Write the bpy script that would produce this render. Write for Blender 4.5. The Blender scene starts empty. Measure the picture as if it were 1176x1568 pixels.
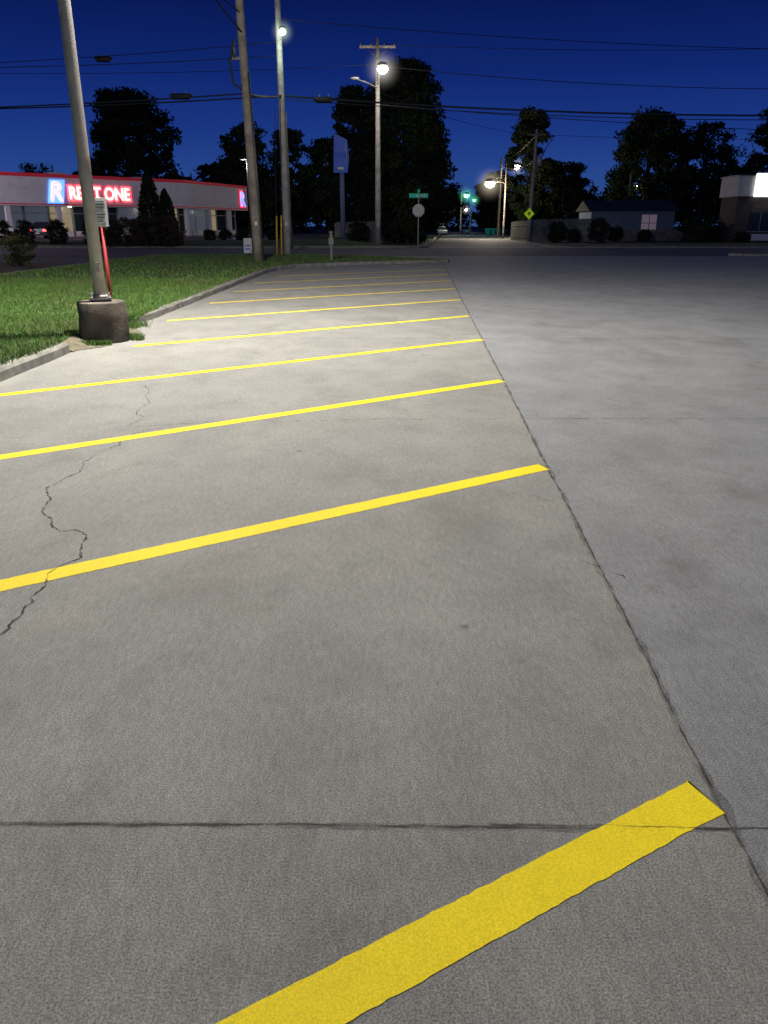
import bpy, math, random
import numpy as np
from mathutils import Vector, Matrix
random.seed(4); rng=np.random.default_rng(4)
sc=bpy.context.scene
sc.view_settings.view_transform='Standard'; sc.view_settings.look='None'; sc.view_settings.exposure=0
COL=sc.collection

# ---------------- materials ----------------
def mat(name,col,rough=.8,metal=0,emit=None,es=0,var=0,vscale=4,bump=0,bscale=40):
    m=bpy.data.materials.new(name); m.use_nodes=True; nt=m.node_tree; b=nt.nodes['Principled BSDF']
    b.inputs['Roughness'].default_value=rough; b.inputs['Metallic'].default_value=metal
    b.inputs['Specular IOR Level'].default_value=.3
    b.inputs['Base Color'].default_value=(*col,1)
    tc=nt.nodes.new('ShaderNodeTexCoord')
    if var>0:
        n=nt.nodes.new('ShaderNodeTexNoise'); n.inputs['Scale'].default_value=vscale; n.inputs['Detail'].default_value=6
        r=nt.nodes.new('ShaderNodeValToRGB')
        r.color_ramp.elements[0].position=.3; r.color_ramp.elements[1].position=.7
        r.color_ramp.elements[0].color=(*[c*(1-var) for c in col],1); r.color_ramp.elements[1].color=(*[min(1,c*(1+var)) for c in col],1)
        nt.links.new(tc.outputs['Object'],n.inputs['Vector']); nt.links.new(n.outputs['Fac'],r.inputs['Fac']); nt.links.new(r.outputs['Color'],b.inputs['Base Color'])
    if bump>0:
        n2=nt.nodes.new('ShaderNodeTexNoise'); n2.inputs['Scale'].default_value=bscale; n2.inputs['Detail'].default_value=4
        bp=nt.nodes.new('ShaderNodeBump'); bp.inputs['Strength'].default_value=bump; bp.inputs['Distance'].default_value=.02
        nt.links.new(tc.outputs['Object'],n2.inputs['Vector']); nt.links.new(n2.outputs['Fac'],bp.inputs['Height']); nt.links.new(bp.outputs['Normal'],b.inputs['Normal'])
    if emit:
        b.inputs['Emission Color'].default_value=(*emit,1); b.inputs['Emission Strength'].default_value=es
    return m

def N(nt,t,**k):
    n=nt.nodes.new(t)
    for a,v in k.items(): setattr(n,a,v)
    return n
def ramp(nt,p0,c0,p1,c1):
    r=N(nt,'ShaderNodeValToRGB'); e=r.color_ramp.elements
    e[0].position=p0; e[1].position=p1; e[0].color=(*c0,1) if len(c0)==3 else c0; e[1].color=(*c1,1)
    return r
def mul(nt,a,b,fac=1,mode='MULTIPLY'):
    m=N(nt,'ShaderNodeMix',data_type='RGBA',blend_type=mode); m.inputs[0].default_value=fac
    nt.links.new(a,m.inputs[6]); nt.links.new(b,m.inputs[7]); return m.outputs[2]

def pavement(name,base,paint=False):
    m=bpy.data.materials.new(name); m.use_nodes=True; nt=m.node_tree; b=nt.nodes['Principled BSDF']; L=nt.links.new
    tc=N(nt,'ShaderNodeTexCoord'); V=tc.outputs['Object']
    def noise(s,d=5,rot=0,sx=1,sy=1,rough=.55):
        mp=N(nt,'ShaderNodeMapping'); mp.inputs['Rotation'].default_value=(0,0,rot); mp.inputs['Scale'].default_value=(sx,sy,1)
        n=N(nt,'ShaderNodeTexNoise'); n.inputs['Scale'].default_value=s; n.inputs['Detail'].default_value=d; n.inputs['Roughness'].default_value=rough
        L(V,mp.inputs['Vector']); L(mp.outputs['Vector'],n.inputs['Vector']); return n.outputs['Fac']
    big=ramp(nt,.3,(.86,.86,.87),.7,(1.08,1.08,1.07)); L(noise(.25,4),big.inputs['Fac'])
    mid=ramp(nt,.35,(.86,.86,.865),.68,(1.08,1.08,1.075)); L(noise(1.9,7,.5,1,.7,.6),mid.inputs['Fac'])
    streak=ramp(nt,.34,(.78,.78,.78),.66,(1.17,1.17,1.17)); L(noise(45,7,math.radians(24),1,.3,.8),streak.inputs['Fac'])
    grit=ramp(nt,.38,(.50,.50,.51),.62,(1.40,1.40,1.38)); L(noise(170,2,0,1,1,.8),grit.inputs['Fac'])
    c=N(nt,'ShaderNodeRGB'); c.outputs[0].default_value=(*base,1)
    o=mul(nt,c.outputs[0],big.outputs[0],1 if not paint else .5); o=mul(nt,o,mid.outputs[0],1 if not paint else .5)
    o=mul(nt,o,streak.outputs[0],1 if not paint else .25); o=mul(nt,o,grit.outputs[0],.9 if not paint else .3)
    if not paint:
        vo=N(nt,'ShaderNodeTexVoronoi'); vo.inputs['Scale'].default_value=2.1; vo.inputs['Randomness'].default_value=1
        wn=N(nt,'ShaderNodeTexNoise'); wn.inputs['Scale'].default_value=9
        L(V,wn.inputs['Vector'])
        va=N(nt,'ShaderNodeMix',data_type='VECTOR'); va.inputs[0].default_value=.05; L(V,va.inputs[4]); L(wn.outputs['Color'],va.inputs[5]); L(va.outputs[1],vo.inputs['Vector'])
        sp=ramp(nt,.02,(.38,.37,.36),.06,(1,1,1)); L(vo.outputs['Distance'],sp.inputs['Fac']); o=mul(nt,o,sp.outputs[0],.8)
        st=ramp(nt,.54,(1,1,1),.72,(.74,.725,.71)); L(noise(1.1,8,1.1,1,.6,.62),st.inputs['Fac']); o=mul(nt,o,st.outputs[0],.85)
        s2=ramp(nt,.56,(1,1,1),.68,(.80,.79,.78)); L(noise(3.7,6,2.1,1,.8,.6),s2.inputs['Fac']); o=mul(nt,o,s2.outputs[0],.6)
        wt=ramp(nt,.58,(1,1,1),.78,(1.22,1.22,1.23)); L(noise(.8,8,.3,1,.5,.68),wt.inputs['Fac']); o=mul(nt,o,wt.outputs[0],.8)
        sx=N(nt,'ShaderNodeSeparateXYZ'); L(V,sx.inputs[0])
        ma=N(nt,'ShaderNodeMath',operation='MULTIPLY_ADD'); ma.inputs[1].default_value=-.049; L(sx.outputs['Y'],ma.inputs[0]); L(sx.outputs['X'],ma.inputs[2])
        rr=ramp(nt,.0,(1.0,.988,.965),.01,(.95,.975,1.05))
        sb=N(nt,'ShaderNodeMath',operation='SUBTRACT'); sb.inputs[1].default_value=.9; L(ma.outputs[0],sb.inputs[0]); L(sb.outputs[0],rr.inputs['Fac'])
        o=mul(nt,o,rr.outputs[0])
    else:
        we=ramp(nt,.64,(1,1,1),.76,(.62,.66,.9)); L(noise(46,6,.4,1,.5,.75),we.inputs['Fac']); o=mul(nt,o,we.outputs[0],.7)
    L(o,b.inputs['Base Color'])
    b.inputs['Roughness'].default_value=.78; b.inputs['Specular IOR Level'].default_value=.25
    bp=N(nt,'ShaderNodeBump'); bp.inputs['Strength'].default_value=.5 if not paint else .25; bp.inputs['Distance'].default_value=.004
    L(noise(130,5,math.radians(24),1,.65,.8),bp.inputs['Height']); L(bp.outputs['Normal'],b.inputs['Normal'])
    return m
def jointmat(name,col,lo,hi,scale=5):
    m=mat(name,col,.95); nt=m.node_tree; b=nt.nodes['Principled BSDF']; L=nt.links.new
    tc=N(nt,'ShaderNodeTexCoord'); n=N(nt,'ShaderNodeTexNoise'); n.inputs['Scale'].default_value=scale; n.inputs['Detail'].default_value=8; n.inputs['Roughness'].default_value=.75
    L(tc.outputs['Object'],n.inputs['Vector']); r=ramp(nt,.40,(lo,)*3,.60,(hi,)*3); L(n.outputs['Fac'],r.inputs['Fac']); L(r.outputs[0],b.inputs['Alpha'])
    return m

M={}
M['concrete']=pavement('lot_concrete',(.242,.239,.233))
M['asphalt']=pavement('street_asphalt',(.08,.078,.09))
M['asphalt_lit']=pavement('side_street_asphalt_lit',(.19,.185,.175))  # paler than the cross street: lamplight put into the asphalt colour
M['yellow']=pavement('yellow_paint',(.84,.65,.010),paint=True)
M['joint']=jointmat('joint_dark',(.055,.053,.05),.10,.80)
M['joint2']=jointmat('joint_faint',(.11,.107,.103),.0,.45,4)
M['crack']=jointmat('crack_dark',(.04,.038,.035),.3,.95,9)
M['kerb']=mat('kerb_concrete',(.22,.21,.19),.9,var=.35,vscale=6,bump=.5,bscale=60)
M['ped']=mat('pedestal_concrete',(.12,.10,.085),.9,var=.5,vscale=3.5,bump=.6,bscale=30)
M['soil']=mat('soil',(.13,.115,.08),.95,var=.5,vscale=9,bump=.8,bscale=30)
M['mulch']=mat('mulch',(.06,.04,.028),.95,var=.6,vscale=14,bump=1,bscale=20)
M['lawn']=mat('lawn_ground',(.05,.085,.025),.95,var=.45,vscale=3,bump=.8,bscale=30)
M['dirtgrass']=mat('far_grass',(.035,.055,.022),.95,var=.4,vscale=.6)
M['b1']=mat('grass_blade_a',(.085,.165,.03),.7); M['b2']=mat('grass_blade_b',(.055,.11,.022),.7); M['b3']=mat('grass_blade_dry',(.17,.17,.07),.8)
M['galv']=mat('galvanised_steel',(.34,.32,.295),.6,.25,var=.15,vscale=5,bump=.1)
M['steel']=mat('dark_steel',(.10,.10,.10),.5,.6)
M['wood']=mat('weathered_pole_wood',(.20,.175,.145),.9,var=.35,vscale=3,bump=.6,bscale=12)
M['wood2']=mat('pale_pole_wood',(.32,.30,.28),.9,var=.25,vscale=3,bump=.5,bscale=12)
M['black']=mat('black_rubber',(.015,.015,.017),.6)
M['wire']=mat('wire_black',(.012,.014,.02),.6)
M['red']=mat('red_paint',(.32,.03,.03),.6); M['white']=mat('white_sheet',(.6,.6,.6),.5)
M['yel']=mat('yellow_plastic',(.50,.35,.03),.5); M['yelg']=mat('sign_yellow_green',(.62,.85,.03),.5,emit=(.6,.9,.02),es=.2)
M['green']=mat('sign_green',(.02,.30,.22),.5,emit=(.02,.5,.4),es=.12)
M['alu']=mat('sign_aluminium',(.4,.4,.4),.5,.3)
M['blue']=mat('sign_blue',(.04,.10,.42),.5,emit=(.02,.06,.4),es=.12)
M['mast']=mat('mast_blue_grey',(.12,.15,.26),.6)
M['stucco']=mat('fascia_stucco',(.60,.57,.61),.9,var=.08,vscale=2)
M['stucco2']=mat('fascia_panel',(.42,.42,.45),.9,var=.1,vscale=2)
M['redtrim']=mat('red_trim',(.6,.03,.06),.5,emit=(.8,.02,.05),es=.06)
M['glass']=mat('dark_glass',(.02,.025,.03),.12)
M['shopwin']=mat('shop_window_lit',(.05,.05,.06),.3,emit=(.45,.55,.75),es=.09)
M['shopwin2']=mat('shop_window_warm',(.05,.05,.06),.3,emit=(.9,.7,.4),es=.25)
M['frame']=mat('window_frame',(.22,.22,.23),.5,.3)
M['brick']=mat('dark_brick',(.07,.058,.055),.9,var=.3,vscale=3)
M['roof']=mat('shingle_roof',(.05,.05,.055),.9,var=.3,vscale=5)
M['siding']=mat('house_siding',(.14,.19,.27),.8)
M['fence']=mat('fence_wood',(.17,.165,.155),.9,var=.35,vscale=2)
M['bark']=mat('bark',(.05,.04,.03),.95,var=.4,vscale=6,bump=.8,bscale=10)
M['leafA']=mat('foliage_dark',(.014,.021,.011),.95); M['leafB']=mat('foliage_mid',(.020,.029,.014),.95); M['leafC']=mat('foliage_light',(.030,.042,.019),.95)
for k in('leafA','leafB','leafC'): M[k].node_tree.nodes['Principled BSDF'].inputs['Specular IOR Level'].default_value=.05
M['purp']=mat('foliage_barberry',(.05,.032,.03),.8); M['tan']=mat('foliage_tan',(.12,.11,.045),.8)
def glow(n,c,s): return mat(n,(.8,.8,.8),.4,emit=c,es=s)
M['g_warm']=glow('lamp_lens_warm',(1,.9,.7),30); M['g_white']=glow('lamp_lens_white',(1,.95,.80),40)
M['g_green']=glow('lamp_lens_green',(.10,1,.5),6); M['g_pale']=glow('lamp_lens_pale',(.7,1,.75),14)
M['tail']=glow('tail_light',(1,.05,.03),4)
M['neon_r']=glow('sign_glow_red',(1,.015,.05),1.7); M['neon_w']=glow('sign_letter_face',(1,.42,.36),3.0)
M['neon_b']=glow('sign_logo_blue',(.02,.25,1),2.0); M['signw']=glow('sign_box_white',(.95,1,.93),1.6)

# ---------------- helpers ----------------
def group(name,loc=(0,0,0)):
    e=bpy.data.objects.new(name,None); e.empty_display_size=.3; e.location=loc; COL.objects.link(e); return e
def attach(o,p):
    if p is not None:
        o.parent=p; o.matrix_parent_inverse=Matrix.Translation(p.location).inverted()
def mk(name,v,f,m,parent=None,smooth=False,bevel=0,mi=None):
    me=bpy.data.meshes.new(name); me.from_pydata([tuple(x) for x in v],[],[tuple(x) for x in f])
    for q in (m if isinstance(m,list) else [m]): me.materials.append(q)
    if mi is not None: me.polygons.foreach_set('material_index',mi)
    if smooth: me.polygons.foreach_set('use_smooth',[True]*len(me.polygons))
    me.update(); o=bpy.data.objects.new(name,me); COL.objects.link(o); attach(o,parent)
    if bevel>0:
        b=o.modifiers.new('b','BEVEL'); b.width=bevel; b.segments=2; b.limit_method='ANGLE'
    return o
def box(name,c,s,m,parent=None,rz=0,bevel=0,rx=0,ry=0):
    R=Matrix.Rotation(rz,3,'Z')@Matrix.Rotation(ry,3,'Y')@Matrix.Rotation(rx,3,'X')
    v=[Vector(c)+R@Vector((x*s[0]/2,y*s[1]/2,z*s[2]/2)) for x in(-1,1) for y in(-1,1) for z in(-1,1)]
    f=[(0,1,3,2),(4,6,7,5),(0,4,5,1),(2,3,7,6),(0,2,6,4),(1,5,7,3)]
    return mk(name,v,f,m,parent,bevel=bevel)
def cyl(name,p0,p1,r0,r1,m,parent=None,n=16,bevel=0,segs=1):
    p0=Vector(p0);p1=Vector(p1);d=(p1-p0).normalized()
    a=d.orthogonal().normalized(); b=d.cross(a); v=[];f=[]
    for s in range(segs+1):
        t=s/segs; p=p0.lerp(p1,t); r=r0+(r1-r0)*t
        for i in range(n):
            w=2*math.pi*i/n; v.append(p+a*math.cos(w)*r+b*math.sin(w)*r)
    for s in range(segs):
        for i in range(n):
            j=(i+1)%n; f.append((s*n+i,s*n+j,(s+1)*n+j,(s+1)*n+i))
    f.append(tuple(range(n))[::-1]); f.append(tuple(range(segs*n,segs*n+n)))
    o=mk(name,v,f,m,parent,bevel=bevel)
    for p in o.data.polygons:
        if len(p.vertices)==4: p.use_smooth=True
    return o
def ell(name,c,r,m,parent=None,n=16,k=10,rz=0):
    v=[];f=[];R=Matrix.Rotation(rz,3,'Z')
    for j in range(k+1):
        a=math.pi*j/k
        for i in range(n):
            w=2*math.pi*i/n; v.append(Vector(c)+R@Vector((r[0]*math.sin(a)*math.cos(w),r[1]*math.sin(a)*math.sin(w),r[2]*math.cos(a))))
    for j in range(k):
        for i in range(n):
            q=(i+1)%n; f.append((j*n+i,(j+1)*n+i,(j+1)*n+q,j*n+q))
    return mk(name,v,f,m,parent,smooth=True)
def tube(name,pts,r,m,parent=None):
    c=bpy.data.curves.new(name,'CURVE'); c.dimensions='3D'; c.bevel_depth=r; c.bevel_resolution=2; c.use_fill_caps=True
    s=c.splines.new('POLY'); s.points.add(len(pts)-1)
    for i,p in enumerate(pts): s.points[i].co=(*p,1)
    c.materials.append(m); o=bpy.data.objects.new(name,c); COL.objects.link(o); attach(o,parent); return o
def sag(a,b,s,n=24):
    a=Vector(a);b=Vector(b); return [tuple(a.lerp(b,i/n)-Vector((0,0,s*4*(i/n)*(1-i/n)))) for i in range(n+1)]
def sheet(name,poly,z,m,parent=None): return mk(name,[(x,y,z) for x,y in poly],[tuple(range(len(poly)))],m,parent)
def wall(name,A,B,out,th,z0,z1,m,parent,bevel=0):
    A=Vector((*A,0));B=Vector((*B,0)); t=(B-A).normalized(); n=Vector((t.y,-t.x,0))
    q=[A+n*out,B+n*out,B+n*(out-th),A+n*(out-th)]
    v=[(p.x,p.y,z) for z in(z0,z1) for p in q]
    return mk(name,v,[(3,2,1,0),(4,5,6,7),(0,1,5,4),(1,2,6,5),(2,3,7,6),(3,0,4,7)],m,parent,bevel=bevel)
def lamp(name,loc,power,col,r=.25,parent=None):
    l=bpy.data.lights.new(name,'POINT'); l.energy=power; l.color=col; l.shadow_soft_size=r
    o=bpy.data.objects.new(name,l); o.location=loc; COL.objects.link(o); attach(o,parent); return o
def inpoly(x,y,P):
    c=False;j=len(P)-1
    for i in range(len(P)):
        if (P[i][1]>y)!=(P[j][1]>y) and x<(P[j][0]-P[i][0])*(y-P[i][1])/(P[j][1]-P[i][1])+P[i][0]: c=not c
        j=i
    return c

# ---------------- foliage ----------------
def leafmesh(name,C,size,mats,parent=None,mi=None,flat=0):
    n=len(C); a=rng.normal(size=(n,3)); b=rng.normal(size=(n,3))
    a/=np.linalg.norm(a,axis=1)[:,None]; b-=a*(a*b).sum(1)[:,None]; b/=np.linalg.norm(b,axis=1)[:,None]
    s=size*rng.uniform(.5,1.2,(n,1)); a*=s; b*=s*.6
    V=np.stack([C-a,C-b*.9,C+a,C+b*.9],1).reshape(-1,3).astype(np.float32)
    me=bpy.data.meshes.new(name); me.vertices.add(n*4); me.vertices.foreach_set('co',V.ravel())
    me.loops.add(n*4); me.loops.foreach_set('vertex_index',np.arange(n*4,dtype=np.int32))
    me.polygons.add(n); me.polygons.foreach_set('loop_start',np.arange(0,n*4,4,dtype=np.int32)); me.polygons.foreach_set('loop_total',np.full(n,4,dtype=np.int32))
    for q in mats: me.materials.append(q)
    if mi is None: mi=rng.integers(0,len(mats),n)
    me.polygons.foreach_set('material_index',mi.astype(np.int32))
    me.update(calc_edges=True); me.validate()
    o=bpy.data.objects.new(name,me); COL.objects.link(o); attach(o,parent); return o
def clumps(env,K,r,per,flatz=.75):
    C=[];I=[]
    for k in range(K):
        c,rr=env(k); rr*=r*rng.uniform(.6,1.5)
        d=rng.normal(size=(per,3)); d/=np.linalg.norm(d,axis=1)[:,None]
        P=np.array(c)+d*rng.uniform(0,1,(per,1))**.5*rr*np.array([1.15,1.15,flatz]); C.append(P); I.append(np.full(per,rng.integers(0,3)))
    return np.concatenate(C),np.concatenate(I)
def tree(x,y,h,w,base=.15,K=130,per=100,leaf=.26,kind='round',name='deciduous_tree',lean=0):
    g=group(name,(x,y,0)); zb=h*base; H=h-zb; ph=rng.uniform(0,6.28)
    def env(k):
        t=rng.uniform(.03,.93)
        if kind=='round': prof=math.sin(math.pi*min(1,t*.84+.14))**.6
        elif kind=='tall': prof=math.sin(math.pi*min(1,t*.74+.25))**.75
        a=rng.uniform(0,2*math.pi)
        prof*=1+.15*math.sin(3*a+ph)+.13*math.sin(9*t+ph+a)
        q=rng.uniform(.1,1)**.42*max(0,prof-.1)
        return (x+lean*t+math.cos(a)*q*w/2,y+math.sin(a)*q*w/2,zb+t*H),1
    C,I=clumps(env,K,w*.095,per)
    leafmesh('crown',C,leaf,[M['leafA'],M['leafB'],M['leafC']],g,mi=I)
    cyl('trunk',(x,y,-.1),(x+lean*.3,y,zb+H*.5),w*.035+.1,w*.02+.04,M['bark'],g,10)
    cyl('leader',(x+lean*.3,y,zb+H*.5),(x+lean*.7,y,zb+H*.85),w*.02+.04,.04,M['bark'],g,8)
    for i in range(9):
        a=i*2.4+x; t=.1+.06*i
        cyl('limb_%d'%i,(x+lean*t*.5,y,zb+H*t*.75),(x+math.cos(a)*w*.33,y+math.sin(a)*w*.33,zb+H*(t+.22)),w*.012+.04,.03,M['bark'],g,6)
    return g
def shrub(x,y,z,w,h,mats,name='shrub',per=2600,leaf=.05,kind='round'):
    g=group(name,(x,y,z))
    if kind=='cone':
        n=per*2; t=rng.uniform(0,1,n)**1.3; a=rng.uniform(0,2*np.pi,n)
        prof=np.where(t>.12,(1-t)**.62,.80+t)*(1+.10*np.sin(5*a+9*t)+.07*np.sin(17*t+3*a))
        q=prof*rng.uniform(.3,1.03,n)**.5*w/2
        C=np.stack([x+np.cos(a)*q,y+np.sin(a)*q,z+t*h],1); leafmesh('leaves',C,leaf,[M[k] for k in mats],g)
        cyl('stem',(x,y,z-.05),(x,y,z+h*.8),.07,.02,M['bark'],g,8); return g
    def env(k):
        t=rng.uniform(.05,.92)
        prof=math.sqrt(max(0,1-(2*t-.9)**2))*.95+.05
        a=rng.uniform(0,2*math.pi); q=prof*rng.uniform(.2,1)**.5*.9
        return (x+math.cos(a)*q*w/2,y+math.sin(a)*q*w/2,z+t*h),1
    K=60
    C,I=clumps(env,K,w*.13,per//K+8,.8)
    leafmesh('leaves',C,leaf,[M[k] for k in mats],g,mi=I%len(mats))
    for i in range(5):
        a=i*1.26; cyl('stem_%d'%i,(x,y,z-.05),(x+math.cos(a)*w*.25,y+math.sin(a)*w*.25,z+h*.55),.03,.012,M['bark'],g,6)
    return g

# ---------------- world ----------------
W=bpy.data.worlds.new('World'); sc.world=W; W.use_nodes=True; nt=W.node_tree; L=nt.links.new
bg=nt.nodes['Background']
tc=N(nt,'ShaderNodeTexCoord'); sx=N(nt,'ShaderNodeSeparateXYZ'); L(tc.outputs['Generated'],sx.inputs[0])
r=N(nt,'ShaderNodeValToRGB'); e=r.color_ramp.elements
e[0].position=0; e[0].color=(.032,.085,.28,1); e[1].position=1; e[1].color=(.0028,.008,.06,1)
for p,c in((.05,(.021,.064,.262)),(.10,(.0105,.038,.222)),(.16,(.0048,.020,.155)),(.23,(.0023,.0090,.086)),(.4,(.0030,.010,.080))):
    q=e.new(p); q.color=(*c,1)
L(sx.outputs['Z'],r.inputs['Fac'])
sky=N(nt,'ShaderNodeTexSky'); sky.sky_type='NISHITA'; sky.sun_disc=False; sky.sun_elevation=math.radians(-5); sky.sun_rotation=math.radians(200)
ad=N(nt,'ShaderNodeMix',data_type='RGBA',blend_type='ADD'); ad.inputs[0].default_value=.03
L(r.outputs[0],ad.inputs[6]); L(sky.outputs[0],ad.inputs[7]); L(ad.outputs[2],bg.inputs['Color']); bg.inputs['Strength'].default_value=1

# ---------------- ground ----------------
sheet('ground',[(-1500,-300),(1500,-300),(1500,2500),(-1500,2500)],-.03,M['dirtgrass'])
sheet('parking_lot_pavement',[(-5.2,-40),(45,-40),(45,46),(-5.2,46)],0,M['concrete'])
sheet('cross_street',[(-400,45.8),(400,45.8),(400,62),(-400,62)],.004,M['asphalt'])
sheet('side_street',[(3.5,62.0),(12.6,62.0),(43,420),(33,420)],.004,M['asphalt_lit'])
sheet('neighbour_driveway',[(-90,-40),(-12.7,-40),(-12.7,45.8),(-90,45.8)],-.012,M['asphalt'])
sheet('soil_patch',[(-5.0,10.45),(-4.3,10.5),(-3.95,10.95),(-3.8,12.4),(-4.3,13.4),(-5.0,13.5)],.006,M['soil'])

def ribbon(name,pts,w,m,z=.002,jit=.006,step=.06,parent=None,wj=.5):
    P=[Vector((*p,0)) for p in pts]; out=[]; off=0
    for a,b in zip(P[:-1],P[1:]):
        n=max(1,int((b-a).length/step)); t=(b-a).normalized(); nn=Vector((-t.y,t.x,0))
        for i in range(n):
            off=off*.82+random.gauss(0,jit*.55); out.append((a.lerp(b,i/n)+nn*off,nn))
    out.append((P[-1],nn)); v=[];f=[]
    for i,(p,nn) in enumerate(out):
        ww=w*(1+random.uniform(-wj,wj))/2
        v+= [(p.x+nn.x*ww,p.y+nn.y*ww,z),(p.x-nn.x*ww,p.y-nn.y*ww,z)]
        if i: f.append((2*i-2,2*i-1,2*i+1,2*i))
    return mk(name,v,f,m,parent)
jg=group('pavement_joints')
seam=lambda Y:.905+.049*Y
ribbon('seam',[(seam(y),y) for y in range(-10,46,2)],.009,M['joint'],parent=jg,jit=.003,z=.0009,step=.03)
ribbon('seam_halo',[(seam(y),y) for y in range(-10,46,2)],.028,M['joint2'],parent=jg,jit=.004,z=.0006,step=.05,wj=.6)
for i,y in enumerate((-3.2,1.75,11.86,16.9,22,27,32,37,42)):
    ribbon('joint_%d'%i,[(-4.2,y+.03),(seam(y),y-.02),(30,y-.02)],.009 if i<2 else .012,M['joint'] if i<2 else M['joint2'],parent=jg,jit=.0022,z=.0008,step=.03)
    ribbon('joint_halo_%d'%i,[(-4.2,y+.03),(seam(y),y-.02),(30,y-.02)],.022,M['joint2'],parent=jg,jit=.002,z=.0005,step=.05)
ribbon('joint_right',[(seam(6.67),6.67),(30,6.7)],.011,M['joint'],parent=jg,jit=.003,z=.0008)
ribbon('joint_lane',[(8.2,-10),(9.8,45)],.012,M['joint2'],parent=jg,jit=.003,z=.0007)
cg=group('pavement_cracks')
ck=[(-1.9,2.2),(-1.72,2.55),(-1.608,2.843),(-1.60,3.0),(-1.635,3.175),(-1.60,3.3),(-1.640,3.422),(-1.57,3.62),(-1.615,3.837),(-1.65,3.93),(-1.732,4.008),(-1.80,3.99),(-1.876,4.048),(-1.93,4.2),(-2.037,4.347),(-2.08,4.55),(-2.194,4.78)]
def crack(name,p,w,m,**k): ribbon(name,p,w,m,z=.0020,jit=.011,step=.022,parent=cg,wj=.85)
crack('crack_main',ck,.0095,M['crack'])
crack('crack_mid',[(-2.194,4.78),(-2.12,5.1),(-2.16,5.35),(-2.142,5.552),(-2.05,5.8),(-2.09,6.0),(-2.014,6.193),(-1.9,6.3),(-1.813,6.462)],.008,M['joint'])
crack('crack_cross',[(-2.2,6.40),(-1.813,6.462),(-1.5,6.53),(-.988,6.578),(-.5,6.6),(.07,6.675),(.7,6.64),(1.24,6.675)],.008,M['joint'])
crack('crack_branch',[(-2.179,6.46),(-2.12,6.7),(-2.24,6.85),(-2.281,7.09),(-2.25,7.3),(-2.4,7.6),(-2.42,7.9),(-2.574,8.195)],.007,M['joint'])
for a in ([(2.2,7.5),(2.35,7.35),(2.5,7.28)],[(1.0,3.6),(1.12,3.45),(1.17,3.38)],[(.95,4.6),(1.05,4.45)],[(3.2,6.0),(3.6,5.85),(4.1,5.7),(4.4,5.75)],[(-.3,7.0),(-.2,6.9)]):
    crack('hairline',a,.007,M['joint'])

tips=[(.96,1.86),(1.13,5.22),(1.30,8.45),(1.47,11.72),(1.60,14.94),(1.76,18.37),(1.93,21.7),(2.09,25.0),(2.25,28.3),(2.4,31.5)]
slopes=[.592,.651,.724,.755,.755,.741,.722,.72,.72,.72]
lefts=[-4.1,-4.15,-4.15,-4.15,-3.55,-3.9,-3.85,-3.9,-3.9,-3.6]
sg=group('parking_stall_lines')
for k in range(-2,len(tips)):
    if k<0: tx,ty=.96-.16*(-k),1.86-3.33*(-k); s=.6; lx=-4.1
    else: (tx,ty),s,lx=tips[k],slopes[k],lefts[k]
    hw=.080+.001*max(k,0); n=260; v=[];f=[]
    for i in range(n+1):
        x=tx+(lx-tx)*i/n; yc=ty+(x-tx)*s; a=hw+random.gauss(0,.0016); b=hw+random.gauss(0,.0016)
        v+=[(x-.0035,yc+b,.0014),(x+.0035,yc-a,.0014)]
        if i: f.append((2*i-2,2*i-1,2*i+1,2*i))
    v[0]=(tx-.032,ty+.071,.0014); v[1]=(tx+.031,ty-.070,.0014)
    mk('stall_line_%d'%(k+3),v,f,M['yellow'],sg)
ribbon('joint_over_paint',[(.3,1.748),(.98,1.73)],.006,M['joint'],z=.0020,jit=.002,parent=jg,step=.02)

# kerbs
def kerb(name,path,w=.16,h=.13,parent=None):
    prof=[(0,-.02),(.012,h-.03),(.04,h),(w,h+.004),(w,-.02)]
    P=[Vector((*p,0)) for p in path]; v=[];f=[];n=len(P);k=len(prof)
    for i,p in enumerate(P):
        t0=(P[i]-P[i-1]).normalized() if i>0 else None; t1=(P[i+1]-P[i]).normalized() if i<n-1 else None
        t=((t0 or t1)+(t1 or t0)).normalized(); nn=Vector((-t.y,t.x,0))
        for o,z in prof: v.append((p.x+nn.x*o+random.gauss(0,.005),p.y+nn.y*o,z+random.gauss(0,.004)))
        if i:
            for j in range(k-1): a=(i-1)*k+j; f.append((a,a+k,a+k+1,a+1))
    f.append(tuple(range(k))); f.append(tuple(range((n-1)*k,n*k))[::-1])
    return mk(name,v,f,M['kerb'],parent)
def dens(path,s=.4):
    o=[]
    for a,b in zip(path[:-1],path[1:]):
        n=max(1,int(math.dist(a,b)/s)); o+=[(a[0]+(b[0]-a[0])*i/n,a[1]+(b[1]-a[1])*i/n) for i in range(n)]
    return o+[path[-1]]
kg=group('lot_kerb')
kerb('kerb_near',dens([(-4.2,-30),(-4.2,9.8),(-4.22,10.45)]),parent=kg)
kerb('kerb_far',dens([(-4.52,13.15),(-4.33,13.6),(-4.22,14.4),(-4.22,29),(-4.1,31),(-3.6,32.8),(-2.5,34.2),(-1,35.3),(2.5,37.2),(3.0,37.6),(3.1,38.2),(2.7,38.8),(-.8,43),(-1.5,43.8),(-2.8,44.6),(-4,45),(-12,45),(-12.5,44.6),(-12.7,44),(-12.7,-30)]),parent=kg)
kerb('street_kerb_right',dens([(21,160),(12.9,64),(13.2,62.8),(14.4,62.2),(400,62.2)],2),parent=kg)
kerb('street_kerb_left',dens([(-400,62.2),(1.8,62.3),(2.8,62.9),(3.3,64.2),(11,160)],2),parent=kg)
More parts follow.
